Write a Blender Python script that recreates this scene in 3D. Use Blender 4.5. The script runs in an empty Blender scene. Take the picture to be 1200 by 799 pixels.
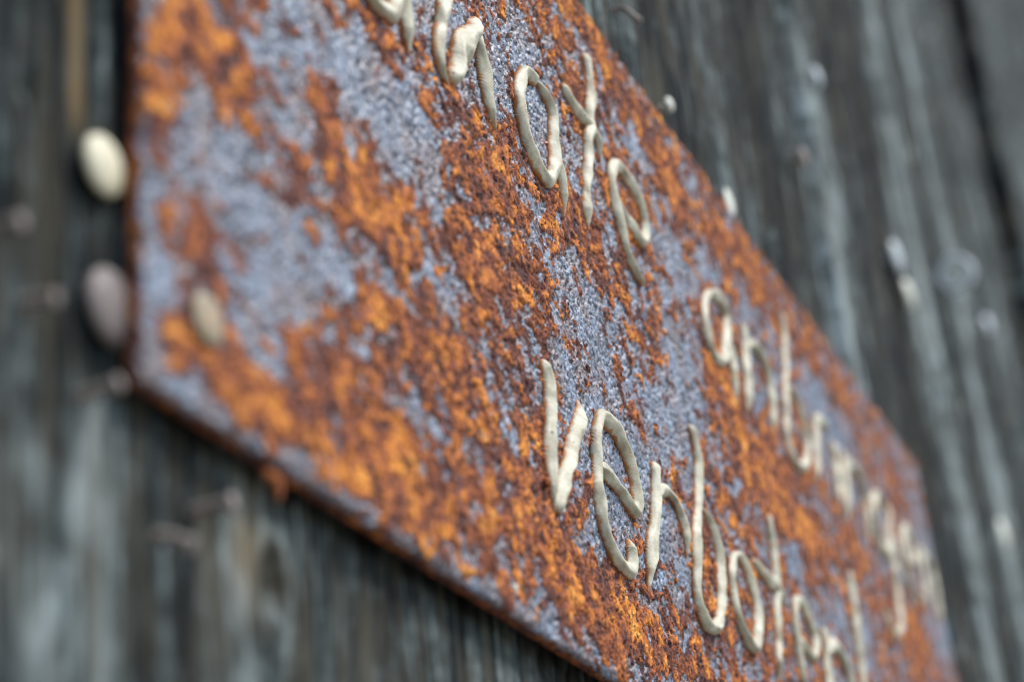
import bpy, math, random
import numpy as np
from mathutils import Matrix, Vector

random.seed(7)
scene = bpy.context.scene
C = scene.collection
BASE = 1.5                      # height of the sign's lower left corner above the ground, metres

# ------------------------------------------------------------------ camera
cam_data = bpy.data.cameras.new('camera')
cam = bpy.data.objects.new('camera', cam_data)
C.objects.link(cam)
right = Vector((0.40415134, -0.91108806, -0.08111871))
down = Vector((0.37272129, 0.24502334, -0.89500972))
fwd = Vector((0.83530865, 0.33148471, 0.43860843))
M = Matrix.Identity(4)
for r in range(3):
    M[r][0], M[r][1], M[r][2] = right[r], -down[r], -fwd[r]
M[0][3], M[1][3], M[2][3] = -0.21889, -0.14390, BASE - 0.12439
cam.matrix_world = M
cam_data.sensor_width = 36
cam_data.lens = 70.56
cam_data.clip_start = 0.01
cam_data.clip_end = 100
cam_data.dof.use_dof = True
cam_data.dof.focus_distance = 0.476
cam_data.dof.aperture_fstop = 8.6
cam_data.dof.aperture_blades = 9
scene.camera = cam

# ------------------------------------------------------------------ daylight
SUN_EL, SUN_AZ = math.radians(54), math.radians(166)     # azimuth from +Y (into the wall) towards +X
world = bpy.data.worlds.new('World')
scene.world = world
world.use_nodes = True
wn = world.node_tree
sky = wn.nodes.new('ShaderNodeTexSky')
sky.sky_type = 'NISHITA'
sky.sun_disc = False
sky.sun_elevation = SUN_EL
sky.sun_rotation = SUN_AZ
sky.air_density = 1.0
sky.dust_density = 1.0
sky.ozone_density = 1.0
wn.links.new(sky.outputs[0], wn.nodes['Background'].inputs[0])
wn.nodes['Background'].inputs[1].default_value = 0.14
sun_data = bpy.data.lights.new('sun', 'SUN')
sun_data.energy = 2.8
sun_data.angle = math.radians(28)
sun_data.color = (1.0, 0.965, 0.92)
sun = bpy.data.objects.new('sun', sun_data)
C.objects.link(sun)
sd = Vector((math.sin(SUN_AZ) * math.cos(SUN_EL), math.cos(SUN_AZ) * math.cos(SUN_EL), math.sin(SUN_EL)))
sun.rotation_euler = sd.to_track_quat('Z', 'Y').to_euler()
sun.location = (0.2, -2, BASE + 2.5)

scene.view_settings.view_transform = 'Standard'
scene.view_settings.look = 'None'
scene.view_settings.exposure = 0.85
scene.view_settings.gamma = 1
scene.view_settings.use_curve_mapping = False
scene.render.film_transparent = False
scene.cycles.filter_width = 1.1
scene.cycles.use_denoising = True
scene.cycles.denoiser = 'OPENIMAGEDENOISE'
scene.cycles.denoising_prefilter = 'ACCURATE'
scene.cycles.sample_clamp_direct = 8
scene.cycles.sample_clamp_indirect = 3

# ------------------------------------------------------------------ helpers
def link(name, mesh, mat=None, parent=None, loc=None):
    o = bpy.data.objects.new(name, mesh)
    C.objects.link(o)
    if mat is not None and not mesh.materials:
        mesh.materials.append(mat)
    if parent is not None:
        o.parent = parent
    if loc is not None:
        o.location = loc
    return o


def empty(name, loc, label, cat, group=None):
    o = bpy.data.objects.new(name, None)
    o.empty_display_size = 0.01
    o.location = loc
    C.objects.link(o)
    tag(o, label, cat, group)
    return o


def tag(o, label, cat, group=None):
    o['label'] = label
    o['category'] = cat
    if group:
        o['group'] = group


def make_mesh(name, verts, faces, attrs=None, smooth=True):
    """verts (n,3) array, faces a list of (k,4) or (k,3) arrays."""
    me = bpy.data.meshes.new(name)
    verts = np.asarray(verts, dtype=np.float32)
    me.vertices.add(len(verts))
    me.vertices.foreach_set('co', verts.ravel())
    loops = np.concatenate([np.asarray(f, dtype=np.int32).ravel() for f in faces])
    sizes = np.concatenate([np.full(len(f), np.asarray(f).shape[1], dtype=np.int32) for f in faces])
    starts = np.concatenate([[0], np.cumsum(sizes)[:-1]]).astype(np.int32)
    me.loops.add(len(loops))
    me.loops.foreach_set('vertex_index', loops)
    me.polygons.add(len(sizes))
    me.polygons.foreach_set('loop_start', starts)
    me.polygons.foreach_set('loop_total', sizes)
    me.update(calc_edges=True)
    me.polygons.foreach_set('use_smooth', np.full(len(sizes), smooth, dtype=bool))
    for k, a in (attrs or {}).items():
        at = me.attributes.new(k, 'FLOAT', 'POINT')
        at.data.foreach_set('value', np.asarray(a, dtype=np.float32).ravel())
    me.validate()
    return me


def _hash(ix, iy, seed):
    h = (ix.astype(np.int64) * 374761393 + iy.astype(np.int64) * 668265263 + seed * 974711) & 0xFFFFFFFF
    h = ((h ^ (h >> 13)) * 1274126177) & 0xFFFFFFFF
    return (h ^ (h >> 16)) & 0xFFFFFFFF


def perlin(x, y, seed=0):
    ix, iy = np.floor(x), np.floor(y)
    fx, fy = x - ix, y - iy
    def g(dx, dy):
        a = _hash(ix + dx, iy + dy, seed) * (2 * np.pi / 4294967296.0)
        return np.cos(a) * (fx - dx) + np.sin(a) * (fy - dy)
    u = fx * fx * fx * (fx * (fx * 6 - 15) + 10)
    v = fy * fy * fy * (fy * (fy * 6 - 15) + 10)
    a, b, c, d = g(0, 0), g(1, 0), g(0, 1), g(1, 1)
    return 1.5 * ((a + (b - a) * u) * (1 - v) + (c + (d - c) * u) * v)


def fbm(x, y, oct=4, seed=0, gain=0.55):
    s = np.zeros_like(x)
    a = 1.0
    for k in range(oct):
        s += a * perlin(x * 2 ** k + 17.3 * k, y * 2 ** k - 9.1 * k, seed + k)
        a *= gain
    return s


def cells(x, y, seed=0):
    """distance to nearest cell point, the second nearest, and a value per cell"""
    ix, iy = np.floor(x), np.floor(y)
    f1 = np.full_like(x, 9.0); f2 = np.full_like(x, 9.0); val = np.zeros_like(x)
    for dx in (-1, 0, 1):
        for dy in (-1, 0, 1):
            h = _hash(ix + dx, iy + dy, seed)
            px = ix + dx + (h & 0xFFFF) / 65536.0
            py = iy + dy + (h >> 16) / 65536.0
            d = np.hypot(px - x, py - y)
            near = d < f1
            f2 = np.where(near, f1, np.minimum(f2, d))
            val = np.where(near, (_hash(ix + dx, iy + dy, seed + 91) & 0xFFFF) / 65536.0, val)
            f1 = np.where(near, d, f1)
    return f1, f2, val


def ss(a, b, x):
    t = np.clip((x - a) / (b - a), 0, 1)
    return t * t * (3 - 2 * t)


def grid_faces(nx, nz):
    i = np.arange(nx - 1)[:, None] * nz + np.arange(nz - 1)[None, :]
    return np.stack([i, i + nz, i + nz + 1, i + 1], -1).reshape(-1, 4)


# --- material helpers
def new_mat(name):
    m = bpy.data.materials.new(name)
    m.use_nodes = True
    nt = m.node_tree
    return m, nt, nt.nodes['Principled BSDF']


def N(nt, kind, **kw):
    n = nt.nodes.new(kind)
    for k, v in kw.items():
        setattr(n, k, v)
    return n


def attr(nt, name):
    n = N(nt, 'ShaderNodeAttribute')
    n.attribute_name = name
    return n.outputs['Fac']


def math_n(nt, op, a, b=None, clamp=False):
    n = N(nt, 'ShaderNodeMath', operation=op)
    n.use_clamp = clamp
    for k, v in enumerate((a, b)):
        if v is None:
            continue
        if isinstance(v, (int, float)):
            n.inputs[k].default_value = v
        else:
            nt.links.new(v, n.inputs[k])
    return n.outputs[0]


def noise(nt, vec, scale, detail=4, rough=0.55):
    n = N(nt, 'ShaderNodeTexNoise')
    n.inputs['Scale'].default_value = scale
    n.inputs['Detail'].default_value = detail
    n.inputs['Roughness'].default_value = rough
    nt.links.new(vec, n.inputs['Vector'])
    return n.outputs['Fac']


def ramp(nt, fac, stops, interp='LINEAR'):
    n = N(nt, 'ShaderNodeValToRGB')
    n.color_ramp.interpolation = interp
    e = n.color_ramp.elements
    while len(e) < len(stops):
        e.new(0.5)
    for el, (p, c) in zip(e, stops):
        el.position = p
        el.color = (*c, 1) if len(c) == 3 else c
    nt.links.new(fac, n.inputs[0])
    return n.outputs[0]


def mix(nt, fac, a, b):
    n = N(nt, 'ShaderNodeMix', data_type='RGBA')
    for sock, v in ((n.inputs[0], fac), (n.inputs[6], a), (n.inputs[7], b)):
        if isinstance(v, (int, float)):
            sock.default_value = v
        elif isinstance(v, tuple):
            sock.default_value = (*v, 1)
        else:
            nt.links.new(v, sock)
    return n.outputs[2]


def bump(nt, bsdf, height, strength, dist):
    b = N(nt, 'ShaderNodeBump')
    b.inputs['Strength'].default_value = strength
    b.inputs['Distance'].default_value = dist
    nt.links.new(height, b.inputs['Height'])
    nt.links.new(b.outputs[0], bsdf.inputs['Normal'])


def maprange(nt, v, a, b, c=0.0, d=1.0):
    n = N(nt, 'ShaderNodeMapRange')
    n.inputs[1].default_value, n.inputs[2].default_value = a, b
    n.inputs[3].default_value, n.inputs[4].default_value = c, d
    nt.links.new(v, n.inputs[0])
    return n.outputs[0]


# ------------------------------------------------------------------ materials
def rusty_plate_material():
    m, nt, bs = new_mat('rusty_steel')
    co = N(nt, 'ShaderNodeTexCoord').outputs['Object']
    rust, layer, hue = attr(nt, 'rust'), attr(nt, 'layer'), attr(nt, 'hue')
    n1 = noise(nt, co, 750, 4, 0.55)       # about a millimetre
    n2 = noise(nt, co, 2200, 3, 0.55)
    n3 = noise(nt, co, 120, 4, 0.6)
    bare = ramp(nt, math_n(nt, 'ADD', math_n(nt, 'MULTIPLY', n1, 0.42), math_n(nt, 'MULTIPLY', n3, 0.58)),
                [(0.34, (0.040, 0.040, 0.050)), (0.45, (0.095, 0.112, 0.150)), (0.54, (0.165, 0.20, 0.262)), (0.68, (0.34, 0.42, 0.51))])
    plum = maprange(nt, hue, -0.05, 0.55)
    bare = mix(nt, math_n(nt, 'MULTIPLY', plum, 0.6), bare, (0.17, 0.115, 0.10))
    crust = ramp(nt, math_n(nt, 'ADD', math_n(nt, 'MULTIPLY', layer, 0.72), math_n(nt, 'MULTIPLY', math_n(nt, 'SUBTRACT', n1, 0.5), 0.75)),
                 [(0.0, (0.085, 0.040, 0.036)), (0.20, (0.165, 0.062, 0.040)), (0.40, (0.34, 0.112, 0.042)), (0.62, (0.60, 0.215, 0.038)), (0.96, (0.78, 0.39, 0.095))])
    crust = mix(nt, maprange(nt, noise(nt, co, 70, 5, 0.65), 0.46, 0.66, 0.0, 0.72), crust, (0.22, 0.068, 0.030))
    # near-black specks: shade of pits and fissures painted in between the flakes
    st = N(nt, 'ShaderNodeMapping'); st.inputs['Scale'].default_value = (1.0, 1.0, 0.55)
    nt.links.new(co, st.inputs['Vector'])
    n4 = noise(nt, st.outputs[0], 760, 4, 0.6)
    speck = maprange(nt, n4, 0.575, 0.605)
    edge = math_n(nt, 'ADD', rust, math_n(nt, 'MULTIPLY', math_n(nt, 'SUBTRACT', n2, 0.5), 0.5))
    fac = maprange(nt, edge, 0.22, 0.78)
    col = mix(nt, fac, bare, crust)
    col = mix(nt, math_n(nt, 'MULTIPLY', speck, 0.88), col, (0.030, 0.022, 0.024))
    nt.links.new(col, bs.inputs['Base Color'])
    nt.links.new(maprange(nt, fac, 0, 1, 0.46, 0.82), bs.inputs['Roughness'])
    nt.links.new(maprange(nt, fac, 0, 1, 0.6, 0.12), bs.inputs['Specular IOR Level'])
    bump(nt, bs, math_n(nt, 'SUBTRACT', math_n(nt, 'ADD', n1, math_n(nt, 'MULTIPLY', n2, 0.6)), math_n(nt, 'MULTIPLY', speck, 0.9)), 0.75, 0.0004)
    return m


def weld_material():
    m, nt, bs = new_mat('weld_bead')
    co = N(nt, 'ShaderNodeTexCoord').outputs['Object']
    n1, n2 = noise(nt, co, 260, 4), noise(nt, co, 1500, 3)
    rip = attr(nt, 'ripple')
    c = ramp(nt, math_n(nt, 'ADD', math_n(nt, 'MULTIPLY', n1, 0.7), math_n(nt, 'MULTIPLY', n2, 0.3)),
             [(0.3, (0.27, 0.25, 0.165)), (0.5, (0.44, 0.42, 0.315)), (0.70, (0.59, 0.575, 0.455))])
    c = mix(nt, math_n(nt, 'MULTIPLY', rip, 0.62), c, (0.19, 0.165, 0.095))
    foot = attr(nt, 'foot')
    stain = maprange(nt, math_n(nt, 'ADD', math_n(nt, 'MULTIPLY', foot, 0.55), noise(nt, co, 420, 3)), 0.68, 0.92)
    c = mix(nt, stain, c, (0.34, 0.13, 0.035))
    c = mix(nt, maprange(nt, noise(nt, co, 170, 5, 0.65), 0.56, 0.70, 0.0, 0.55), c, (0.27, 0.150, 0.065))
    dots = N(nt, 'ShaderNodeTexVoronoi'); dots.inputs['Scale'].default_value = 160
    nt.links.new(co, dots.inputs['Vector'])
    c = mix(nt, maprange(nt, dots.outputs['Distance'], 0.045, 0.06, 0.9, 0.0), c, (0.03, 0.015, 0.01))
    nt.links.new(c, bs.inputs['Base Color'])
    bs.inputs['Metallic'].default_value = 0.0
    bs.inputs['Specular IOR Level'].default_value = 0.4
    nt.links.new(maprange(nt, n1, 0.3, 0.7, 0.45, 0.68), bs.inputs['Roughness'])
    bump(nt, bs, n2, 0.3, 0.00012)
    return m


def wood_material():
    m, nt, bs = new_mat('weathered_wood')
    tc = N(nt, 'ShaderNodeTexCoord').outputs['Object']
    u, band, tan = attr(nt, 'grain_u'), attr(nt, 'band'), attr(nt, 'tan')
    g = attr(nt, 'grain')
    sep = N(nt, 'ShaderNodeSeparateXYZ'); nt.links.new(tc, sep.inputs[0])
    def vec(sx, sz):
        cmb = N(nt, 'ShaderNodeCombineXYZ')
        nt.links.new(math_n(nt, 'MULTIPLY', u, sx), cmb.inputs[0])
        nt.links.new(math_n(nt, 'MULTIPLY', sep.outputs[2], sz), cmb.inputs[2])
        return cmb.outputs[0]
    fine = noise(nt, vec(1500, 45), 1, 4, 0.65)
    mid = noise(nt, vec(420, 16), 1, 4, 0.65)
    wide = noise(nt, vec(38, 5), 1, 3, 0.5)
    blotch = noise(nt, vec(130, 90), 1, 4, 0.6)
    spot = noise(nt, vec(420, 300), 1, 3, 0.6)
    blotch2 = noise(nt, vec(26, 20), 1, 4, 0.65)
    s = None
    for v, w in ((fine, 0.8), (mid, 1.5), (wide, 1.2), (blotch, 1.2), (blotch2, 1.1), (spot, 0.35)):
        w_v = math_n(nt, 'MULTIPLY', math_n(nt, 'SUBTRACT', v, 0.5), w)
        s = w_v if s is None else math_n(nt, 'ADD', s, w_v)
    s = math_n(nt, 'ADD', s, math_n(nt, 'MULTIPLY', g, 0.10))
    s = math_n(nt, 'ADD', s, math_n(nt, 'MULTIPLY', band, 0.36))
    s = math_n(nt, 'ADD', s, 0.40)
    c = ramp(nt, s, [(0.10, (0.004, 0.0058, 0.006)), (0.32, (0.0115, 0.0155, 0.016)), (0.48, (0.033, 0.0425, 0.0425)),
                     (0.66, (0.104, 0.127, 0.126)), (0.90, (0.28, 0.33, 0.33))])
    warm = maprange(nt, noise(nt, vec(200, 25), 1, 3), 0.45, 0.64, 0.0, 0.6)
    c = mix(nt, warm, c, (0.088, 0.078, 0.056))
    vor = N(nt, 'ShaderNodeTexVoronoi'); vor.inputs['Scale'].default_value = 1.0
    nt.links.new(vec(36, 22), vor.inputs['Vector'])
    pick = N(nt, 'ShaderNodeSeparateColor'); nt.links.new(vor.outputs['Color'], pick.inputs[0])
    fleck = math_n(nt, 'MULTIPLY', maprange(nt, math_n(nt, 'ADD', vor.outputs['Distance'], math_n(nt, 'MULTIPLY', spot, 0.12)), 0.15, 0.19, 1, 0),
                   math_n(nt, 'GREATER_THAN', pick.outputs[0], 0.62))
    c = mix(nt, math_n(nt, 'MULTIPLY', fleck, pick.outputs[1]), c, (0.36, 0.39, 0.37))
    c = mix(nt, tan, c, (0.24, 0.165, 0.075))
    nt.links.new(c, bs.inputs['Base Color'])
    bs.inputs['Roughness'].default_value = 0.85
    bs.inputs['Specular IOR Level'].default_value = 0.08
    bump(nt, bs, math_n(nt, 'ADD', fine, math_n(nt, 'MULTIPLY', mid, 1.6)), 0.9, 0.0012)
    return m


def nail_material(name, ca, cb, metallic=0.0, rough=0.5, rust=0.0):
    m, nt, bs = new_mat(name)
    co = N(nt, 'ShaderNodeTexCoord').outputs['Object']
    n1, n2 = noise(nt, co, 330, 4), noise(nt, co, 1400, 3)
    c = ramp(nt, n1, [(0.35, ca), (0.65, cb)])
    if rust:
        c = mix(nt, maprange(nt, noise(nt, co, 210, 4), 0.55, 0.68, 0, rust), c, (0.32, 0.12, 0.03))
    nt.links.new(c, bs.inputs['Base Color'])
    bs.inputs['Metallic'].default_value = metallic
    bs.inputs['Roughness'].default_value = rough
    bs.inputs['Specular IOR Level'].default_value = 0.3
    bump(nt, bs, n1, 0.3, 0.0003)
    return m


MAT_PLATE = rusty_plate_material()
MAT_WELD = weld_material()
MAT_WOOD = wood_material()
MAT_CREAM = nail_material('cream_nail', (0.50, 0.46, 0.32), (0.58, 0.54, 0.40), rough=0.5)
MAT_PLUM = nail_material('plum_grey_nail', (0.115, 0.098, 0.095), (0.19, 0.155, 0.14), rough=0.55, rust=0.2)
MAT_PALE = nail_material('pale_nail', (0.55, 0.55, 0.45), (0.70, 0.70, 0.60), rough=0.5)
MAT_ZINC = nail_material('zinc_nail', (0.42, 0.47, 0.48), (0.55, 0.60, 0.60), rough=0.5)
MAT_BROWN = nail_material('brown_nail', (0.17, 0.145, 0.125), (0.28, 0.24, 0.21), rough=0.6, rust=0.3)
MAT_BRIGHT = nail_material('bright_zinc_nail', (0.70, 0.76, 0.78), (0.80, 0.84, 0.85), rough=0.35)
MAT_FIX = nail_material('sign_nail', (0.22, 0.175, 0.11), (0.34, 0.29, 0.20), rough=0.6, rust=0.6)

# ------------------------------------------------------------------ unseen ground in front of the wall, added to bounce light up
def ground():
    m, nt, bs = new_mat('dark_gravel')
    co = N(nt, 'ShaderNodeTexCoord').outputs['Object']
    nt.links.new(ramp(nt, noise(nt, co, 40, 5), [(0.3, (0.11, 0.10, 0.08)), (0.7, (0.24, 0.22, 0.18))]), bs.inputs['Base Color'])
    bs.inputs['Roughness'].default_value = 0.9
    g = link('ground', make_mesh('ground', [(-60, -60, 0), (60, -60, 0), (60, 60, 0), (-60, 60, 0)], [np.array([[0, 1, 2, 3]])]), m)
    g['kind'] = 'structure'


ground()

# ------------------------------------------------------------------ the wooden wall
WALL_Y = 0.0065                  # front of the wall behind the front face of the sign (y = 0)
Z_LO, Z_HI = -0.35, 1.75
wall = empty('wooden_wall', (0, 0, BASE), 'dark weathered wall of upright grey planks behind the rusty sign', 'wall')

KNOTS = [(0.047, -0.0155, 0.006, 0.010), (0.088, -0.035, 0.010, 0.013), (-0.10, 0.12, 0.012, 0.03)]
BANDS = [(0.378, 0.012, 1.0), (0.345, 0.02, 0.3), (0.55, 0.022, 0.8), (0.755, 0.030, 1.0), (0.885, 0.040, 0.8), (0.65, 0.05, -0.7), (0.465, 0.04, -0.8), (0.81, 0.02, -0.6), (0.97, 0.04, -0.5),  # plank tone bands; far ones also paint in lit edges and dark recesses
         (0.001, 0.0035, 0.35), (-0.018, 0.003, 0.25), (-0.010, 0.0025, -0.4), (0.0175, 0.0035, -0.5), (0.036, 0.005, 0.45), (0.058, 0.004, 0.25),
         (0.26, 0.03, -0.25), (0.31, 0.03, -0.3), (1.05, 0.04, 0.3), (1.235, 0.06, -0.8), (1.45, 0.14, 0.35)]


def axis(lo, hi, fine_lo, fine_hi, df, dc):
    pts = []
    x = lo
    while x < hi:
        pts.append(x)
        if fine_lo <= x <= fine_hi:
            x += df
        else:
            gap = fine_lo - x if x < fine_lo else x - fine_hi
            x += min(dc, df + gap * 0.12)
    pts.append(hi)
    return np.array(pts)


def plank(x0, x1, proud, dx, fine=None, seed=0):
    xs = axis(x0, x1, *(fine[0] if fine else (x0, x1)), dx, 0.004)
    zs = axis(Z_LO, Z_HI, *(fine[1] if fine else (0, 0.6)), fine[2] if fine else 0.006, 0.02)
    X, Z = np.meshgrid(xs, zs, indexing='ij')
    U = X.copy()
    hole = np.zeros_like(X)
    rim = np.zeros_like(X)
    for kx, kz, rx, rz in KNOTS:
        ddx, ddz = (X - kx) / rx, (Z - kz) / rz
        q = ddx ** 2 + ddz ** 2
        U += np.sign(ddx) * -rx * 0.9 * np.exp(-q * 0.35) * np.minimum(1, abs(ddx))
        hole += np.exp(-q * 4.0)
        rim += np.exp(-((np.sqrt(q) - 0.8) / 0.25) ** 2)
    U += 0.004 * perlin(X / 0.09, Z / 0.22, 31 + seed) + 0.0008 * perlin(X / 0.02, Z / 0.05, 33 + seed)
    mm = 1000.0
    g = 0.6 * perlin(U * mm / 5.0, Z * mm / 150, 5 + seed) + 0.5 * perlin(U * mm / 1.9, Z * mm / 70, 6 + seed) \
        + 0.3 * perlin(U * mm / 0.9, Z * mm / 30, 7 + seed)
    h = 0.00065 * g + (0.0026 if seed > 2 else 0.0012) * perlin(U * mm / 22, Z * mm / 300, 8 + seed)
    crack = np.exp(-(perlin(U * mm / 11, Z * mm / 170, 9 + seed) / 0.022) ** 2) * ss(-0.05, 0.25, perlin(X * mm / 30, Z * mm / 60, 10 + seed))
    h -= 0.0014 * crack
    h -= 0.003 * hole
    h += 0.0007 * rim
    e = np.minimum(X - x0, x1 - X) + 0.0008 * perlin(Z * mm / 14, X * 0 + seed, 3)
    r = 0.005
    t = np.clip(1 - e / r, 0, 1.2)
    h -= 0.004 * t ** 2
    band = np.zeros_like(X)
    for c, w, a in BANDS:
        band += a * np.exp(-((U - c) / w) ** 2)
    tan = 0.6 * np.exp(-((U + 0.0052) / 0.0014) ** 2) * ss(0.036, 0.046, Z) * (1 - ss(0.085, 0.10, Z))
    tan = np.maximum(tan, 0.5 * np.exp(-((U - 0.040) / 0.005) ** 2 - ((Z + 0.012) / 0.010) ** 2))
    Y = WALL_Y - proud - h
    nx, nz = len(xs), len(zs)
    V = np.stack([X, Y, Z], -1).reshape(-1, 3)
    F = grid_faces(nx, nz)
    ring = np.concatenate([np.arange(nx) * nz, (nx - 1) * nz + np.arange(1, nz), np.arange(nx - 2, -1, -1) * nz + nz - 1, np.arange(nz - 2, 0, -1)])
    B = V[ring].copy(); B[:, 1] = WALL_Y + 0.024
    n0 = len(V)
    k = np.arange(len(ring)); k2 = (k + 1) % len(ring)
    side = np.stack([ring[k2], ring[k], n0 + k, n0 + k2], -1)
    cen = np.array([[(x0 + x1) / 2, WALL_Y + 0.024, (Z_LO + Z_HI) / 2]])
    back = np.stack([n0 + k2, n0 + k, np.full(len(k), n0 + len(ring))], -1)
    allv = np.concatenate([V, B, cen])
    def ext(a):
        a = a.reshape(-1)
        return np.concatenate([a, a[ring], [0.0]])
    me = make_mesh('plank', allv, [F, side, back],
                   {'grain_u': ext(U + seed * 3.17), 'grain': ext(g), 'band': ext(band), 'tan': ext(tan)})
    return link('plank', me, MAT_WOOD, wall)


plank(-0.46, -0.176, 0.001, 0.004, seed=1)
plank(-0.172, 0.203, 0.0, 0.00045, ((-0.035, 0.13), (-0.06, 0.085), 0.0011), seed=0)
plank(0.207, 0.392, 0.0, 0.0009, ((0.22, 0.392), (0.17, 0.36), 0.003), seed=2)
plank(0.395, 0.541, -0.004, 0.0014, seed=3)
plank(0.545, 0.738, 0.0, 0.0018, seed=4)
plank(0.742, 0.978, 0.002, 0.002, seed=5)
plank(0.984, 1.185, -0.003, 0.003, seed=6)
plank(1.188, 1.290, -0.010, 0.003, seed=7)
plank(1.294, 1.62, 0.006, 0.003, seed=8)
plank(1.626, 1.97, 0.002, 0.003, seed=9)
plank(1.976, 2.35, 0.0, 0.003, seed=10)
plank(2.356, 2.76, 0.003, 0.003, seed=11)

# ------------------------------------------------------------------ the sign
PW, PH, PT = 0.6127, 0.2, 0.0031
sign = empty('metal_sign', (0, 0, BASE), 'rusty steel sign with raised welded lettering fixed to the dark planks', 'sign')

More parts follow.
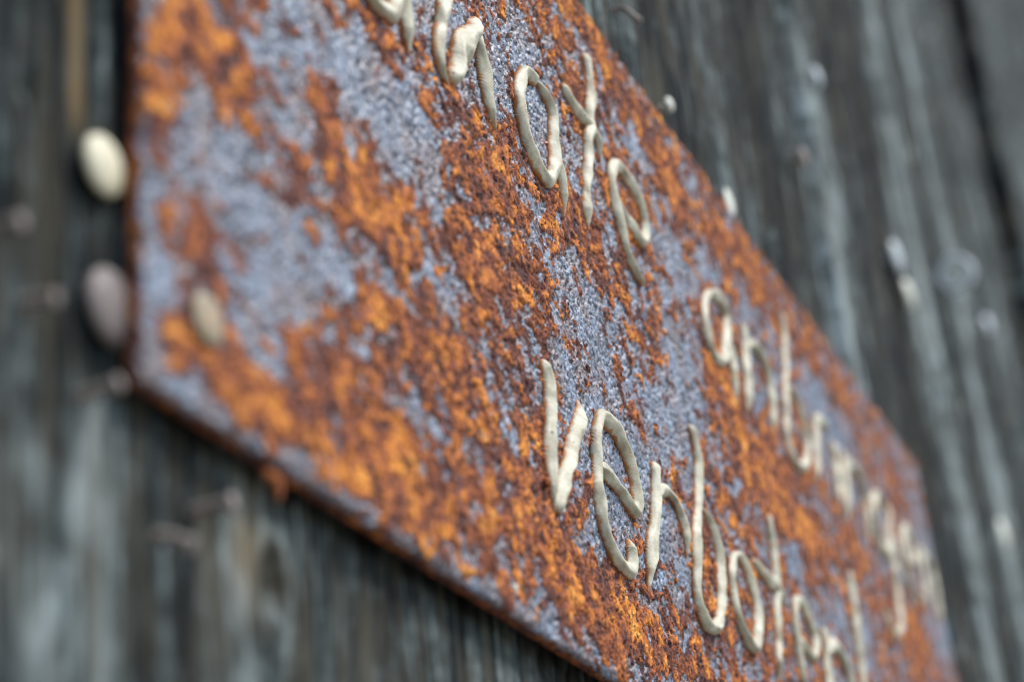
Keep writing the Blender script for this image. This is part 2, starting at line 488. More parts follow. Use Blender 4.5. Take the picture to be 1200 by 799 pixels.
# where the crust of rust lies: centre and radii in millimetres on the plate, + rust, - bare steel
SPOTS = [
    (18, 68, 7.8, 11.5, 1), (10, 69, 4.3, 8.5, 0.7), (6, 47, 2.7, 9.9, 1), (28, 64, 5.2, 6.5, 0.9), (36, 83, 6.2, 6.2, 0.3), (6, 28, 2.4, 2.8, 0.9), (18, 31, 3.8, 6.5, 1),
    (8, 11, 4.9, 4.8, 0.7), (16, 13, 6.6, 5.5, 1), (24, 10, 8.5, 4.3, 0.8), (41, 12, 10.6, 5.2, 0.8), (58, 24, 11.6, 7.6, 0.9), (32, 8, 6.7, 3.1, 0.7), (74, 13, 13.8, 9.7, 1),
    (73, 65, 14.5, 7.0, 0.9), (85, 65, 12.2, 4.0, 0.9), (63, 73, 7.8, 7.1, 0.7), (50, 58, 6.5, 5.9, 0.4), (40, 49, 4.9, 4.3, 0.3), (58, 49, 6.7, 2.9, 0.5), (77, 73, 5.3, 5.6, 0.8),
    (92, 76, 7.9, 6.6, 0.8), (82, 50, 3.6, 2.1, 0.9), (65, 42, 4.1, 2.2, 0.3), (95, 46, 14.1, 7.8, 0.8), (53, 29, 3.8, 1.7, 0.6), (87, 15, 14.8, 8.5, 0.9), (122, 77, 14.4, 13.9, 0.8),
    (116, 45, 15.4, 12.8, 0.8), (146, 101, 14.0, 11.3, 0.7), (117, 61, 4.2, 5.0, 0.2), (147, 82, 11.9, 10.9, 0.5), (122, 19, 17.2, 7.7, 0.7), (101, 9, 10.9, 5.8, 0.6), (142, 33, 13.2, 8.2, 0.7),
    (150, 50, 7.9, 6.8, 0.4), (158, 23, 20.0, 7.4, 0.8), (175, 17, 29.9, 8.3, 0.9), (202, 18, 21.2, 7.8, 0.7), (237, 16, 26.6, 5.5, 0.6), (166, 79, 14.9, 9.3, 0.6), (143, 61, 7.7, 8.7, 0.3),
    (205, 108, 19.8, 10.3, 0.45), (214, 88, 9.1, 3.6, 0.5), (240, 142, 14.0, 11.4, 0.5), (90, 110, 3.9, 8.9, 0.7), (95, 104, 3.3, 5.3, 0.6), (79, 111, 4.7, 3.5, 0.3), (194, 181, 10.9, 9.2, 0.8),
    (178, 169, 6.5, 8.9, 0.4), (234, 191, 11.2, 12.2, 0.8), (216, 196, 10.6, 7.2, 0.6), (253, 185, 11.8, 9.9, 0.7), (275, 177, 12.5, 12.5, 0.8), (292, 170, 14.4, 11.3, 0.7), (318, 177, 14.1, 7.8, 0.6),
    (347, 185, 19.0, 10.8, 0.7), (371, 186, 17.8, 11.1, 0.8), (414, 184, 26.9, 11.5, 0.6), (458, 183, 24.8, 12.0, 0.4), (202, 162, 7.0, 6.8, 0.5), (133, 103, 7.6, 7.4, 0.4), (189, 124, 7.6, 4.6, 0.6),
    (212, 158, 6.2, 6.8, 0.2), (144, 113, 6.0, 7.7, 0.4), (312, 130, 10.3, 14.5, 0.7), (322, 114, 14.1, 14.4, 0.7), (332, 100, 25.4, 13.0, 0.8), (364, 100, 27.6, 12.3, 0.8), (398, 121, 21.6, 10.5, 0.5),
    (401, 97, 21.7, 12.7, 0.6), (351, 122, 11.5, 10.0, 0.4), (454, 114, 17.7, 9.6, 0.9), (429, 91, 9.3, 10.4, 0.6), (536, 104, 29.7, 16.1, 0.9), (514, 111, 20.4, 8.7, 0.4), (557, 175, 24.5, 12.9, 0.3),
    (278, 45, 9.2, 12.2, 0.6), (271, 55, 7.2, 8.2, 0.3), (539, 169, 35.5, 19.0, 0.3), (492, 178, 37.4, 15.3, 0.4), (358, 70, 9.3, 7.0, 0.3), (242, 58, 11.0, 4.0, 0.1), (318, 41, 20.8, 6.4, 0.3),
    (25, 49, 10.2, 9.7, -1), (46, 43, 13.7, 7.1, -1), (45, 81, 7.8, 9.3, -0.7), (94, 93, 19.5, 12.1, -1), (69, 97, 17.6, 10.0, -1), (50, 71, 5.3, 7.7, -0.4), (120, 132, 18.5, 9.7, -1),
    (45, 33, 9.8, 6.2, -0.9), (75, 53, 11.6, 3.8, -0.6), (111, 63, 7.5, 5.8, -1), (3, 16, 2.7, 7.2, -0.8), (5, 35, 2.0, 2.6, -0.5), (3, 3, 2.8, 3.5, -0.6), (31, 27, 6.8, 7.9, -0.8),
    (33, 18, 4.5, 2.6, -0.7), (155, 74, 6.5, 9.9, -0.8), (200, 89, 21.7, 8.9, -0.8), (196, 101, 12.0, 6.0, -0.8), (196, 63, 10.3, 15.0, -1), (177, 62, 7.0, 11.0, -0.9), (175, 74, 11.0, 5.6, -0.8),
    (174, 139, 6.8, 9.4, -0.9), (185, 166, 11.9, 8.9, -0.6), (167, 158, 8.9, 10.8, -0.7), (150, 145, 6.2, 12.3, -0.6), (249, 173, 8.1, 8.5, -0.7), (266, 161, 6.1, 7.2, -0.3), (222, 136, 5.3, 9.9, -0.4),
    (277, 149, 18.7, 6.0, -0.8), (304, 162, 16.9, 7.5, -0.7), (260, 175, 7.2, 4.9, -0.5), (341, 191, 7.5, 5.4, -0.5), (397, 202, 12.9, 6.4, -0.3), (269, 108, 13.3, 20.1, -0.9), (242, 87, 13.8, 10.4, -0.9),
    (320, 139, 8.4, 9.9, -0.6), (225, 55, 10.4, 11.6, -1), (222, 65, 12.9, 9.8, -0.9), (199, 44, 6.6, 9.1, -0.9), (186, 36, 8.1, 7.0, -0.7), (241, 46, 13.6, 9.7, -0.8), (260, 81, 9.3, 8.5, -0.6),
    (437, 164, 26.5, 11.5, -0.8), (453, 153, 34.4, 15.8, -0.9), (516, 176, 33.8, 12.5, -0.4), (348, 145, 11.4, 12.8, -0.5), (368, 150, 9.6, 10.6, -0.5), (365, 83, 11.1, 9.6, -0.4), (314, 87, 8.3, 6.8, -0.4),
    (409, 112, 15.9, 9.2, -0.5), (594, 152, 33.1, 26.0, -0.9), (591, 118, 19.9, 18.8, -0.9), (431, 76, 23.4, 15.3, -0.7), (384, 67, 20.8, 9.6, -0.6), (512, 128, 28.1, 14.7, -0.5), (135, 44, 5.2, 7.4, -0.7),
    (131, 57, 5.1, 5.9, -0.5), (120, 29, 4.1, 6.2, -0.6), (73, 5, 5.5, 3.0, -0.5), (20, 4, 6.2, 1.4, -0.6), (40, -1, 10.4, 1.7, -0.6), (75, -1, 11.0, 2.0, -0.5), (99, -1, 12.3, 2.1, -0.5),
    (132, 6, 7.1, 2.3, -0.3), (174, 30, 8.5, 3.4, -0.6), (163, 5, 8.1, 2.4, -0.3), (90, 35, 4.3, 3.7, -0.5), (41, 17, 3.3, 2.4, -0.4), (66, 15, 3.2, 2.2, -0.4), (170, 99, 8.7, 7.8, -0.15),
    (112, 82, 4.2, 5.2, -0.2), (152, 132, 5.0, 6.0, -0.5),
]


LX, LZ = 0.0014, 0.0009


def plate():
    xs = []
    x = LX
    while x < PW:
        xs.append(x)
        if x < 0.0030:
            x += 0.0003
        elif 0.085 < x < 0.27:
            x += 0.00034
        elif x < 0.085:
            x += 0.00034 + (0.085 - x) / 0.085 * 0.0003
        else:
            x += min(0.0009, 0.00034 + (x - 0.27) * 0.003)
    xs.append(PW)
    xs = np.array(xs)
    zs = np.linspace(LZ, PH, 570)
    X, Z = np.meshgrid(xs, zs, indexing='ij')
    x, z = X * 1000, Z * 1000
    wx = x + 2.2 * perlin(x / 9, z / 11, 71) + 0.7 * perlin(x / 2.6, z / 3.2, 72)
    wz = z + 2.6 * perlin(x / 9, z / 11, 73) + 0.7 * perlin(x / 2.6, z / 3.2, 74)
    bias = np.zeros_like(x)
    for cx, cz, rx, rz, a in SPOTS:
        bias += a * np.exp(-(((wx - cx) / rx) ** 2 + ((wz - cz) / rz) ** 2))
    bias -= 0.75 * np.exp(-(z / 2.6) ** 2) + 0.6 * np.exp(-(x / 2.0) ** 2)
    bias = np.clip(bias, -1.0, 1.0)
    big = fbm(wx / 17, wz / 22, 3, 1)
    midn = fbm(wx / 6.2, wz / 5.4, 4, 11)
    fin = fbm(x / 1.6, z / 1.5, 3, 21)
    m = 0.06 + 0.56 * bias + 0.26 * big + 0.54 * midn + 0.22 * fin
    rust = ss(-0.07, 0.12, m)
    # the crust lies in thin scales, one over another
    f1, f2, cv = cells(wx / 4.2 + 0.5 * midn, wz / 4.2 + 0.5 * midn, 5)
    sc = fbm(wx / 7.0, wz / 6.6, 4, 41, 0.6)
    flake = 0.5 + 0.55 * sc + 0.25 * (cv - 0.5)
    l2 = ss(0.22, 0.27, m + 0.55 * (flake - 0.45))
    l3 = ss(0.46, 0.51, m + 0.70 * (flake - 0.45))
    seam = np.exp(-((f2 - f1) / 0.10) ** 2) * ss(0.0, 0.2, m) * ss(-0.1, 0.3, fbm(x / 6, z / 8, 2, 51))
    # pits in the bare steel
    pn = fbm(x / 0.85, z / 1.7, 2, 61)
    pit = ss(0.10, 0.40, pn) * (1 - 0.45 * rust) * ss(-0.6, 0.1, fbm(x / 12, z / 12, 2, 63))
    fis = np.exp(-(perlin(wx / 2.3 + 0.4 * fin, wz / 4.0, 66) / 0.060) ** 2) * ss(0.05, 0.45, perlin(x / 3.1, z / 4.4, 67) + 0.5 * perlin(x / 14, z / 17, 68) + 0.1)
    pit = np.maximum(pit, 1.2 * fis)
    pit = np.maximum(pit, 0.9 * ss(0.34, 0.55, fbm(x / 1.3, z / 2.8, 2, 65)))
    h = 0.14 * rust + 0.22 * l2 + 0.22 * l3 - 0.18 * seam - 0.68 * pit
    h += 0.13 * fin + 0.11 * fbm(x / 0.55, z / 0.7, 2, 81) + 0.25 * perlin(x / 40, z / 40, 82)
    layer = 0.12 + 0.22 * l2 + 0.22 * l3 + 0.12 * fin + 0.34 * fbm(wx / 13, wz / 13, 2, 45) + 0.50 * fbm(wx / 5.0, wz / 5.0, 3, 46) + 0.12 * sc
    hue = fbm(x / 11, z / 14, 3, 91) + 0.35 * np.exp(-((z - 0) / 4) ** 2) + 0.9 * ss(0.32, 0.5, m + 0.25) * 0
    hue += 0.55 * ss(-0.22, 0.0, m)                       # plum brown stain where bare steel meets crust
    hue += 0.35 * ss(330, 560, x)
    # rim
    e = np.minimum(np.minimum(x - LX * 1000, PW * 1000 - x), np.minimum(z - LZ * 1000, PH * 1000 - z))
    e = e + 0.5 * fbm(x / 4, z / 4, 3, 95)
    t = np.clip(1 - e / 1.3, 0, 1)
    drop = 0.9 * (1 - np.sqrt(np.clip(1 - t * t, 0, 1)))
    Y = (-h + drop) / 1000.0
    nx, nz = len(xs), len(zs)
    V = np.stack([X, Y, Z], -1).reshape(-1, 3)
    ring = np.concatenate([np.arange(nx) * nz, (nx - 1) * nz + np.arange(1, nz), np.arange(nx - 2, -1, -1) * nz + nz - 1, np.arange(nz - 2, 0, -1)])
    base = V[ring]
    n = len(ring)
    rows = []
    a_r, a_l, a_h = [rust.reshape(-1)], [layer.reshape(-1)], [hue.reshape(-1)]
    cen = np.array([PW / 2, 0, PH / 2])
    s = np.cumsum(np.concatenate([[0], np.hypot(*(np.diff(base[:, [0, 2]], axis=0).T))])) * 1000
    for k in range(1, 8):
        q = k / 7
        B = base.copy()
        B[:, 1] = base[:, 1] * (1 - q) + PT * q
        rough = 0.35 * fbm(s / 3.0, np.full(n, q * 1.6), 3, 101) * (1 - q * 0.5)
        out = np.zeros((n, 2))
        out[:, 0] = np.where(base[:, 0] < LX + 1e-6, -1, np.where(base[:, 0] > PW - 1e-6, 1, 0))
        out[:, 1] = np.where(base[:, 2] < LZ + 1e-6, -1, np.where(base[:, 2] > PH - 1e-6, 1, 0))
        bulge = 0.25 * math.sin(min(q, 0.6) / 0.6 * math.pi / 2)
        B[:, 0] += out[:, 0] * (rough + bulge) / 1000
        B[:, 2] += out[:, 1] * (rough + bulge) / 1000
        rows.append(B)
        lay = 0.36 + 0.5 * np.clip(fbm(s / 6.0, np.full(n, q * 0.9), 3, 111), -0.5, 1)
        a_r.append(np.full(n, 0.9)); a_l.append(lay); a_h.append(np.full(n, 0.4))
    F = [grid_faces(nx, nz)]
    prev = ring
    o = len(V)
    k = np.arange(n); k2 = (k + 1) % n
    for r in range(len(rows)):
        cur = o + r * n + k
        F.append(np.stack([prev[k2], prev[k], cur[k], cur[k2]], -1))
        prev = cur
    c_i = o + len(rows) * n
    F.append(np.stack([prev[k2], prev[k], np.full(n, c_i)], -1))
    V = np.concatenate([V] + rows + [np.array([[PW / 2, PT, PH / 2]])])
    at = {nm: np.concatenate(a + [[0.5]]) for nm, a in (('rust', a_r), ('layer', a_l), ('hue', a_h))}
    return link('plate', make_mesh('plate', V, F, at), MAT_PLATE, sign)


plate()

# ------------------------------------------------------------------ welded letters (plate millimetres)
# strokes: (width factor, points)
LETTERS = [
    ('P', [(1.0, [(17, 121), (19, 140), (21, 160), (23, 183)]), (1.0, [(21, 180), (33, 184), (42, 176), (40, 162), (30, 153), (20, 152)])]),
    ('l', [(1.0, [(58, 186), (56, 165), (54, 143), (54, 127), (59, 121), (64, 123)])]),
    ('a', [(1.1, [(96, 149), (84, 153), (74, 144), (72, 130), (76, 120), (83.6, 117.6), (88.3, 118.7), (92.8, 120.8), (97, 134), (99, 148)]),
           (1.15, [(98.6, 148), (98.5, 135), (98.3, 126.9), (98.9, 121.7), (99.1, 117.6), (99.5, 113.6)])]),
    ('k', [(1.25, [(127, 184), (125, 168), (122, 152), (119.6, 140.2), (116.9, 131.7), (114.6, 123.4), (116.3, 119.0), (120.1, 117.5)]),
           (1.6, [(120.1, 118.5), (122.9, 124.1), (126.1, 130.1), (134.2, 140.4), (139.5, 148)]),
           (1.15, [(137.5, 143.0), (139.1, 134.8), (141.2, 125.5), (144.8, 118.5)])]),
    ('a', [(1.15, [(174.2, 150.2), (165.7, 147.4), (160.8, 137.6), (161.9, 129.4), (167.4, 123.3), (175.3, 122.4), (180.7, 129.3), (181.8, 137.9), (182.6, 145.0), (179.1, 149.0), (172.2, 150.6)]),
           (1.0, [(182.5, 135.7), (184.2, 126.4), (185.0, 116.8)])]),
    ('t', [(1.15, [(214.5, 182.5), (215.7, 175.2), (213.3, 164.3), (209.3, 153.1), (204.0, 137.6), (201.2, 128.2), (202.0, 121.0)]),
           (1.0, [(193.6, 160.5), (200.2, 157.8), (209.1, 157.2), (216.0, 156.3), (218.4, 149.8)])]),
    ('e', [(1.1, [(226.2, 143), (236, 139.3), (245.0, 138.5), (249.0, 145.3), (245.8, 151.5), (237.2, 155.7), (229.4, 154.7), (224.4, 148.2), (225.2, 140.6), (227.5, 133.3), (230.4, 127.0), (236.4, 124.2), (242.0, 123.6)])]),
    ('a', [(1.1, [(307, 150.5), (299, 142.3), (296.5, 133.0), (302.3, 127.6), (311.7, 129.5), (318.4, 139.5), (321.5, 148.3), (316.9, 152.3), (305.6, 150.0)]),
           (1.0, [(320.6, 140.8), (322.0, 130.9), (319.8, 117.4)])]),
    ('n', [(1.05, [(341.2, 154.3), (338.9, 142.2), (332.4, 119.6)]), (1.05, [(338.8, 143.6), (348, 150), (357.4, 150.4), (363.8, 146.0), (363.6, 136.5), (360.2, 122.4)])]),
    ('b', [(1.05, [(396.8, 182.1), (393.2, 167.0), (384.6, 147.5), (377.1, 129.0), (380.8, 122.1), (391.3, 122.3), (401.0, 130.3), (402.4, 142.8), (395.5, 150.6), (386.5, 150.2)])]),
    ('r', [(1.05, [(421.8, 152.6), (417.0, 138.4), (409.8, 121.8)]), (1.1, [(419.4, 146.4), (427, 153), (436.1, 154.6), (439, 151)])]),
    ('i', [(1.1, [(446.1, 151.1), (442.5, 136), (438.4, 121.8)]), (1.3, [(453.6, 171.4), (454.6, 173.4)])]),
    ('n', [(1.05, [(459.6, 152.4), (455, 138), (448.5, 120.3)]), (1.05, [(455.6, 142.0), (466, 149.6), (477, 151.2), (482.8, 146.8), (482.6, 135.0), (478, 120.5)])]),
    ('g', [(1.15, [(519, 149.0), (504.1, 150.1), (496, 141), (496.2, 130.7), (503.6, 126.5), (513.6, 131.1), (520.6, 145)]),
           (1.1, [(524.5, 152), (519.0, 133.9), (514.5, 112), (508.8, 98.4), (499.9, 93.2), (490, 94.5), (485.5, 101.4)])]),
    ('e', [(1.1, [(543, 136.5), (553, 137.5), (562, 140.5), (562.5, 148), (556, 152), (547, 148), (541.5, 138), (541, 128), (547, 121.5), (556, 122)])]),
    ('n', [(1.05, [(581, 152.4), (577, 138), (571, 120.3)]), (1.05, [(577.6, 142.0), (586, 149.6), (594, 150.2), (598.8, 145.8), (597.6, 135.0), (593, 120.5)])]),
    ('v', [(1.15, [(159.8, 68.3), (161.9, 62.1), (160.5, 54.1), (158.3, 44.7), (157.8, 38.4), (158.6, 30.6)]),
           (1.2, [(158.8, 31.4), (166.6, 43.0), (174.6, 53.6), (180.1, 61.6), (180.2, 66.2)])]),
    ('e', [(1.15, [(189.4, 52.8), (198.2, 52.0), (206.5, 49.8), (212.6, 49.0), (214.1, 57.2), (209.7, 63.8), (202.2, 67.3), (194.0, 66.4), (190.0, 60.6), (188.3, 52.5), (186.6, 45.5), (187.3, 38.0), (191.4, 33.1), (197.9, 31.0), (204.6, 31.7), (205.8, 39.6)])]),
    ('r', [(1.1, [(231.9, 68.5), (230.7, 62.2), (225.7, 49.5), (220.2, 40.0), (216.2, 29.5)]), (1.0, [(229.8, 59.0), (239.8, 63.1), (247.6, 61.0), (251.3, 54.4), (250.5, 47.9)])]),
    ('b', [(1.05, [(268.9, 92.5), (270.4, 83.0), (267.0, 71.4), (260.9, 59.0), (256.2, 45.9), (255.2, 36.5), (260.5, 32.8), (269.3, 35.4), (276.4, 46.5), (278.5, 57.6), (274.9, 65.0), (267.4, 68.6)])]),
    ('o', [(1.1, [(295.3, 63.2), (288.4, 54.3), (289.0, 44.3), (296.3, 37.9), (303.8, 39.0), (309.4, 48.7), (307.5, 57.0), (301.8, 63.1), (293.8, 62.7)])]),
    ('t', [(1.05, [(338.8, 88.6), (337.4, 76.2), (335.6, 67.5), (331.9, 56.0), (326.6, 41.6), (323.8, 32.0)]), (1.1, [(313.8, 66.5), (325.0, 64.6), (336.4, 64.3), (343.9, 60.0)])]),
    ('e', [(1.05, [(352.6, 52.6), (360, 51.5), (368.2, 51.3), (372.4, 56.1), (371.6, 61.4), (364.2, 66.0), (356.1, 66.0), (351.4, 59.2), (350.6, 51.4), (350.1, 42.0), (355, 34), (363, 33)])]),
    ('n', [(1.05, [(386.2, 65.6), (384.3, 55), (379, 32)]), (1.05, [(384.4, 56.0), (396.4, 62.5), (406.4, 61.2), (411.1, 55.7), (410.5, 46), (406, 32.0)])]),
    ('!', [(1.15, [(436.2, 99.3), (433.6, 79.2), (429.0, 50.3)]), (1.3, [(424.4, 34.5), (425.0, 36.4)])]),
]


def catmull(P, step):
    P = np.array(P, float)
    if len(P) == 2:
        n = max(3, int(np.linalg.norm(P[1] - P[0]) / step))
        return P[0] + (P[1] - P[0]) * np.linspace(0, 1, n)[:, None]
    Q = np.concatenate([[2 * P[0] - P[1]], P, [2 * P[-1] - P[-2]]])
    out = []
    for i in range(1, len(Q) - 2):
        p0, p1, p2, p3 = Q[i - 1], Q[i], Q[i + 1], Q[i + 2]
        n = max(2, int(np.linalg.norm(p2 - p1) / (step / 4)))
        t = np.linspace(0, 1, n, endpoint=False)[:, None]
        out.append(0.5 * (2 * p1 + (p2 - p0) * t + (2 * p0 - 5 * p1 + 4 * p2 - p3) * t * t + (3 * p1 - p0 - 3 * p2 + p3) * t ** 3))
    out.append(Q[-2][None])
    c = np.concatenate(out)
    s = np.concatenate([[0], np.cumsum(np.hypot(*np.diff(c, axis=0).T))])
    q = np.linspace(0, s[-1], max(4, int(s[-1] / step)))
    return np.stack([np.interp(q, s, c[:, 0]), np.interp(q, s, c[:, 1])], 1)


def bead(points, wf, seed, blunt=False):
    """one weld bead laid along a path: returns verts (metres), faces and the ripple and foot values"""
    step = 0.16
    c = catmull(points, step)
    n = len(c)
    s = np.concatenate([[0], np.cumsum(np.hypot(*np.diff(c, axis=0).T))])
    L = s[-1]
    wob = np.stack([perlin(s / 5, s * 0 + seed, 3), perlin(s / 5, s * 0 + seed + .5, 4)], 1) * 0.22
    c = c + wob
    T = np.gradient(c, axis=0); T /= np.linalg.norm(T, axis=1)[:, None] + 1e-9
    Wd = np.stack([-T[:, 1], T[:, 0]], 1)
    K = 34
    ang = np.linspace(0, 2 * np.pi, K, endpoint=False) + 1e-4
    hw = 1.80 * wf * (1 + 0.36 * perlin(s / 11, s * 0 + seed * 1.7, 8) + 0.02 * perlin(s / 1.6, s * 0 + seed * 1.7, 9))
    hh = 1.25 * wf * (1 + 0.20 * perlin(s / 13.0, s * 0 + seed * 2.3, 10))
    endr = 2.4 * wf
    tail = 2.6 if blunt else min(6.0, 0.36 * L) if L > 5 else 1.2                      # the bead thins out where the arc was broken off
    body = (0.80 if blunt else 0.64) + (0.28 if blunt else 0.50) * np.sin(np.pi * (0.08 + 0.88 * s / L)) ** 0.9
    hw = hw * body; hh = hh * (0.5 + 0.5 * body)
    tap = np.sqrt(np.clip(1 - (1 - np.clip(s / endr, 0, 1)) ** 2, 0.0, 1))
    tap = tap * np.clip((L - s) / tail, 0, 1) ** 0.6
    hw = hw * np.clip(tap, 0.06, 1); hh = hh * np.clip(tap, 0.06, 1) * (1 - 0.25 * (1 - tap))
    lat = np.cos(ang)[None, :]; up = np.sin(ang)[None, :]
    ph = s[:, None] / 0.80 + 1.1 * perlin(s / 6, s * 0 + seed, 21)[:, None] + 3.4 * np.abs(lat + 0.25) + 0.5 * perlin(s / 2.2, s * 0 + seed, 12)[:, None] + 0.3 * lat
    saw = ph - np.floor(ph)
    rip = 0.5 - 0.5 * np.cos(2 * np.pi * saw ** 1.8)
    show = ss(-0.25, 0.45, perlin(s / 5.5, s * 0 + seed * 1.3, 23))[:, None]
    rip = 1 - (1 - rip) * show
    amp = 0.028 * (1 + 0.9 * perlin(s / 3, s * 0 + seed, 14))[:, None]
    k = 1 + amp * (rip - 0.5) * 2
    k = k + 0.035 * perlin(s[:, None] / 4.0 + 0 * lat, 1.6 * lat + seed, 15) + 0.012 * perlin(s[:, None] / 0.9 + 0 * lat, 3 * lat + seed, 16)
    crest = (0.45 * perlin(s / 8, s * 0 + seed * 3.1, 18) - 0.12)[:, None]
    rc = np.clip(0.55 * perlin(s / 7, s * 0 + seed * 4.7, 19), -0.45, 0.45)[:, None]
    roof = np.where(lat > rc, (1 - lat) / (1 - rc), (1 + lat) / (1 + rc))
    prof = 0.48 * (1 - np.abs(lat) ** 2.4) ** 0.5 + 0.58 * roof ** 0.85
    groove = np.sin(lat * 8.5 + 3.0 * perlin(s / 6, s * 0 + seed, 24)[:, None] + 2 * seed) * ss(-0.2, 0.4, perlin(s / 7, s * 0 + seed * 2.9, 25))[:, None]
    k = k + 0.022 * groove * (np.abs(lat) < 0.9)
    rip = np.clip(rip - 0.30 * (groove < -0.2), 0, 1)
    lx = (lat + crest * prof * (up > 0)) * hw[:, None] * k
    ly = np.where(up >= 0, prof * 1.42 * hh[:, None] * k + 0.15, -0.5)
    Vx = c[:, 0:1] + Wd[:, 0:1] * lx
    Vz = c[:, 1:2] + Wd[:, 1:2] * lx
    Vy = -ly
    V = np.stack([Vx, Vy, Vz], -1).reshape(-1, 3) / 1000
    i = np.arange(n - 1)[:, None] * K
    j = np.arange(K)[None, :]; j2 = (j + 1) % K
    F = np.stack([i + j, i + K + j, i + K + j2, i + j2], -1).reshape(-1, 4)
    foot = np.repeat(np.clip(1 - ly / (1.3 * wf), 0, 1).reshape(-1), 1)
    caps = np.array([[K * 0 + a for a in range(K)]])
    cape = np.array([[(n - 1) * K + a for a in range(K - 1, -1, -1)]])
    return V, F, caps, cape, (1 - rip).reshape(-1), foot


def letter(ch, strokes, idx):
    Vs, Fs, R, Ft = [], [], [], []
    o = 0
    dots = []
    for q, (wf, pts) in enumerate(strokes):
        if len(pts) == 2 and math.dist(*pts) < 4:
            dots.append((wf, pts)); continue
        V, F, ca, ce, rp, ft = bead(pts, wf, idx * 7.31 + q * 2.77, blunt=ch == 'e')
        Vs.append(V); Fs += [F + o, ca + o, ce + o]; R.append(rp); Ft.append(ft)
        o += len(V)
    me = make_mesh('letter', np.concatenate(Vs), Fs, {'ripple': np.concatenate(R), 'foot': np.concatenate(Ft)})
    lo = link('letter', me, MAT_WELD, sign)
    lo['label'] = 'exclamation mark laid in weld bead' if ch == '!' else 'letter %s laid in pale weld bead' % ch
    for wf, pts in dots:
        V, F, ca, ce, rp, ft = bead(pts, wf, idx * 3.3)
        link('dot', make_mesh('dot', V, [F, ca, ce], {'ripple': rp, 'foot': ft}), MAT_WELD, lo)
    return lo


for idx, (ch, strokes) in enumerate(LETTERS):
    letter(ch, strokes, idx)


# ------------------------------------------------------------------ nails
def lathe(profile, K=28, seed=0, wob=0.03):
    """profile: (radius, height out of the wall) in millimetres; axis along -Y; returns a mesh"""
    P = np.array(profile, float)
    ang = np.linspace(0, 2 * np.pi, K, endpoint=False)
    V = []
    for q, (r, h) in enumerate(P):
        k = 1 + wob * perlin(np.cos(ang) * 1.3 + seed, np.sin(ang) * 1.3 + seed * 2.1, 5) + 0.4 * wob * perlin(np.cos(ang) * 3 + seed, np.sin(ang) * 3 + h, 6)
        V.append(np.stack([r * k * np.cos(ang), np.full(K, -h), r * k * np.sin(ang)], -1))
    V = np.concatenate(V) / 1000
    F = []
    for q in range(len(P) - 1):
        j = np.arange(K); j2 = (j + 1) % K
        F.append(np.stack([q * K + j, q * K + j2, (q + 1) * K + j2, (q + 1) * K + j], -1))
    F.append(np.array([list(range((len(P) - 1) * K, len(P) * K))]))
    F.append(np.array([list(range(K - 1, -1, -1))]))
    return make_mesh('nail', V, F)


def dome_profile(r, lift, dome, lip=0.8):
    p = [(r * 0.92, lift)]
    p += [(r, lift + lip * 0.5)]
    for k in range(1, 8):
        a = k / 8 * math.pi / 2
        p.append((r * math.cos(a), lift + lip * 0.6 + dome * math.sin(a)))
    p.append((r * 0.03, lift + lip * 0.6 + dome))
    return p


def dome_nail(x, z, r, lift, dome, mat, label, group, seed=0, tilt=(0, 0), y=WALL_Y):
    t = empty('dome_nail', (x, y, BASE + z), label, 'nail', group)
    t.rotation_euler = (math.radians(tilt[0]), 0, math.radians(tilt[1]))
    link('nail_head', lathe(dome_profile(r, lift, dome), seed=seed), mat, t)
    link('shank', lathe([(r * 0.28, -6), (r * 0.28, lift + 0.3)], 10, seed), mat, t)
    return t


NG = 'nails driven into the planks'
dome_nail(-0.0024, 0.0358, 5.0, 1.0, 1.7, MAT_CREAM, 'cream domed nail head beside the left edge of the sign, above the plum grey one', NG, 1)
dome_nail(-0.0001, 0.0129, 6.2, 1.0, 2.0, MAT_PLUM, 'plum grey domed nail head beside the lower left corner of the sign', NG, 2)
dome_nail(0.3681, 0.2137, 5.0, 1.4, 0.8, MAT_PALE, 'pale nail head half hidden behind the upper edge of the sign', NG, 3)
dome_nail(0.6766, 0.3354, 8.5, 3, 3, MAT_ZINC, 'wide grey nail head, upper one of a close pair on the right planks', NG, 4)
dome_nail(0.6911, 0.3207, 8, 3, 3, MAT_PALE, 'pale cream nail head right below a wide grey one', NG, 5)
dome_nail(0.9827, 0.4280, 6, 2, 3, MAT_BRIGHT, 'bright zinc nail head near the right edge of the photo, below the knot', NG, 6)
dome_nail(0.8620, 0.2464, 9, 2, 3, MAT_PALE, 'pale nail head low on the rightmost light plank', NG, 7)
dome_nail(0.3068, 0.2188, 2.6, 2, 1.5, MAT_PALE, 'tiny pale nail head just above the top edge of the sign', NG, 8)
dome_nail(0.5646, 0.3784, 5, 1, 2, MAT_ZINC, 'small grey nail head highest up on the planks right of the sign', NG, 9)
dome_nail(0.5050, 0.3030, 5, 1, 2, MAT_BROWN, 'small brown nail head on the plank right of the upper pale nail', NG, 10)
fh = lathe(dome_profile(4.3, 0.25, 0.9, 0.9), seed=12)
link('nail', fh, MAT_FIX, sign, (0.0168, -0.0002, 0.0166))



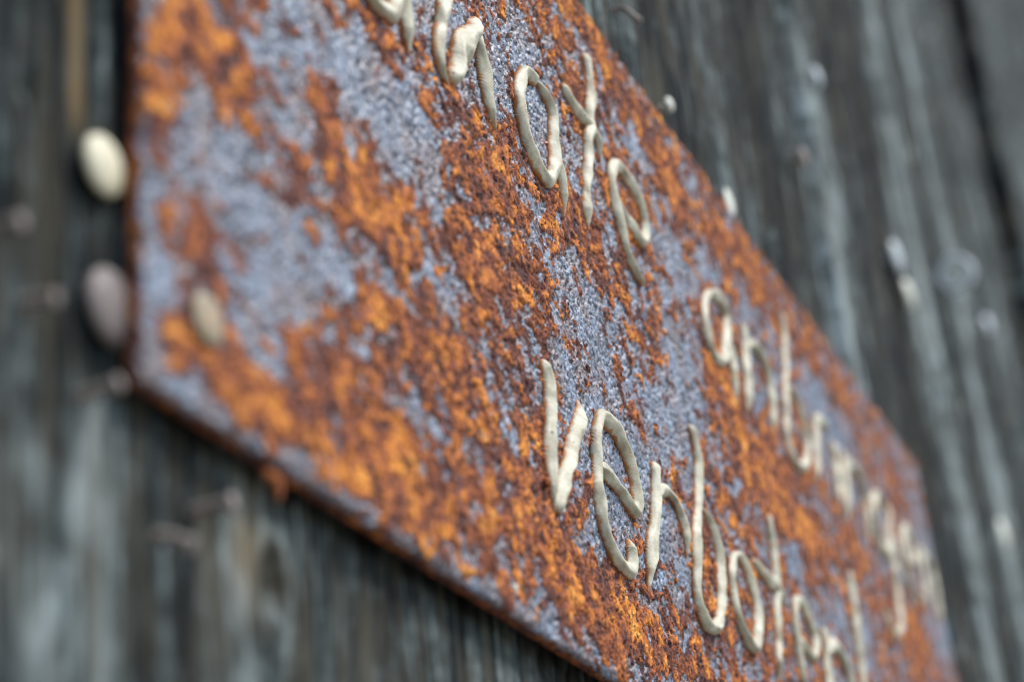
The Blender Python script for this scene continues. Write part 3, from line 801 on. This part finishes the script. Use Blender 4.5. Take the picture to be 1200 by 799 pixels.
def bent_nail(x, z, pts, rad, mat, label, seed=0):
    """a nail standing out of the plank: path in millimetres (x, out of the wall, z) from its foot"""
    P = np.array(pts, float)
    q = np.concatenate([[0], np.cumsum(np.linalg.norm(np.diff(P, axis=0), axis=1))])
    u = np.linspace(0, q[-1], 22)
    c = np.stack([np.interp(u, q, P[:, k]) for k in range(3)], 1)
    for _ in range(3):
        c[1:-1] = (c[:-2] + 2 * c[1:-1] + c[2:]) / 4
    T = np.gradient(c, axis=0); T /= np.linalg.norm(T, axis=1)[:, None]
    ref = np.array([0.1, 0.2, 1.0])
    A = np.cross(T, ref); A /= np.linalg.norm(A, axis=1)[:, None]
    B = np.cross(T, A)
    K = 12
    ang = np.linspace(0, 2 * np.pi, K, endpoint=False)
    def tube(c, A, B, rr):
        V = (c[:, None, :] + rr[:, None, None] * (np.cos(ang)[None, :, None] * A[:, None, :] + np.sin(ang)[None, :, None] * B[:, None, :])).reshape(-1, 3)
        n = len(c)
        i = np.arange(n - 1)[:, None] * K; j = np.arange(K)[None, :]; j2 = (j + 1) % K
        F = [np.stack([i + j, i + j2, i + K + j2, i + K + j], -1).reshape(-1, 4),
             np.array([list(range(K - 1, -1, -1))]), np.array([[(n - 1) * K + a for a in range(K)]])]
        V = V * [1, -1, 1] / 1000
        F = [f[:, ::-1] for f in F]
        return make_mesh('nail', V, F)
    t = empty('bent_nail', (x, WALL_Y, BASE + z), label, 'nail', NG)
    rr = rad * (1 + 0.1 * perlin(u / 1.2, u * 0 + seed, 4))
    link('shank', tube(c, A, B, rr), mat, t)
    e, d = c[-1], T[-1]
    hc = np.stack([e - 0.25 * d, e - 0.2 * d, e + 0.45 * d, e + 0.6 * d])
    link('nail_head', tube(hc, np.repeat(A[-1:], 4, 0), np.repeat(B[-1:], 4, 0), rad * np.array([1.05, 1.2, 1.2, 0.9])), mat, t)
    return t


bent_nail(-0.0191, 0.0057, [(0, -3, 0), (0, 3, -0.2), (0.2, 5.0, -0.6)], 0.95, MAT_BROWN, 'brown bent nail sticking out left of the plum grey nail head', 1)
bent_nail(-0.0049, -0.0030, [(0, -3, 0), (0, 2.5, 0.4), (0.6, 5.5, 1.0)], 1.0, MAT_BROWN, 'short bent nail standing out just below the plum grey nail head', 2)
bent_nail(-0.0284, 0.0124, [(0, -3, 0), (0, 3, 0), (0.2, 6, -0.2)], 1.0, MAT_BROWN, 'brown nail cut by the left edge of the photo', 3)
bent_nail(0.0239, -0.0110, [(0, -3, 0), (0, 3, 0.0), (0.3, 6.5, 0.3)], 1.15, MAT_BROWN, 'brown nail standing straight out of the plank below the sign, upper one of two', 4)
bent_nail(0.0128, -0.0182, [(0, -3, 0), (0, 2.5, -0.6), (0.6, 6.0, -2.4)], 1.1, MAT_BROWN, 'drooping brown nail below the sign, lower one of two', 5)
bent_nail(0.2661, 0.2312, [(0, -3, 0), (0, 4, -0.5), (1.2, 8, -6.0)], 0.8, MAT_BROWN, 'dark thin bent nail in the plank above the sign', 6)


# ------------------------------------------------------------------ small things on the sign and a screw eye
def lump(name, x, z, y, r, sx, sz, mat, seed):
    """a small irregular blob sitting on the plate, radius in millimetres"""
    K, Rn = 14, 9
    V = []
    for a in range(1, Rn):
        th = math.pi * a / Rn
        for b in range(K):
            ph = 2 * math.pi * b / K
            V.append((math.sin(th) * math.cos(ph), -math.cos(th), math.sin(th) * math.sin(ph)))
    V = np.array(V)
    k = 1 + 0.22 * perlin(V[:, 0] * 1.4 + seed, V[:, 2] * 1.4 + V[:, 1], 9) + 0.1 * perlin(V[:, 0] * 4 + seed, V[:, 2] * 4 - V[:, 1], 10)
    V = V * k[:, None] * r * np.array([sx, 0.8, sz]) / 1000
    F = []
    for a in range(Rn - 2):
        j = np.arange(K); j2 = (j + 1) % K
        F.append(np.stack([a * K + j, a * K + j2, (a + 1) * K + j2, (a + 1) * K + j], -1))
    F.append(np.array([list(range(K - 1, -1, -1))])); F.append(np.array([list(range((Rn - 2) * K, (Rn - 1) * K))]))
    n = len(V)
    rng = np.random.RandomState(seed)
    me = make_mesh(name, V, F, {'rust': np.full(n, 1.0), 'layer': rng.uniform(.25, .9, n), 'hue': np.zeros(n)})
    return link(name, me, mat, sign, (x, y, z))


lump('spatter', 0.1540, 0.0362, -0.0010, 1.15, 1.0, 1.0, MAT_PLATE, 3)['label'] = 'round rusty spatter beside the letter v'
lump('spatter', 0.1323, 0.0064, -0.0004, 0.75, 1.0, 1.2, MAT_PALE, 4)['label'] = 'tiny pale speck near the lower edge'
lump('rust_flake', 0.0425, -0.0010, 0.0022, 1.1, 0.9, 2.6, MAT_PLATE, 5)
lump('rust_flake', 0.0405, -0.0002, 0.0024, 1.2, 2.2, 0.9, MAT_PLATE, 6)


def screw_eye(x, z, label):
    t = empty('screw_eye', (x, WALL_Y, BASE + z), label, 'screw eye')
    K, R, a, b = 36, 12, 0.0092, 0.0023
    u = np.linspace(0, 2 * np.pi, K, endpoint=False)[:, None]; v = np.linspace(0, 2 * np.pi, R, endpoint=False)[None, :]
    rr = a + b * np.cos(v)
    V = np.stack([b * np.sin(v) + 0 * u, -0.013 + rr * np.cos(u), rr * np.sin(u)], -1).reshape(-1, 3)
    i = np.arange(K)[:, None]; j = np.arange(R)[None, :]
    F = np.stack([i * R + j, ((i + 1) % K) * R + j, ((i + 1) % K) * R + (j + 1) % R, i * R + (j + 1) % R], -1).reshape(-1, 4)
    link('ring', make_mesh('ring', V, [F]), MAT_ZINC, t)
    link('shank', lathe([(2.4, -8), (2.4, 3.0), (3.0, 4.5), (2.6, 6.0)], 12, 3), MAT_ZINC, t)


screw_eye(0.8050, 0.3812, 'grey screw eye standing out of the light plank, its ring seen open')
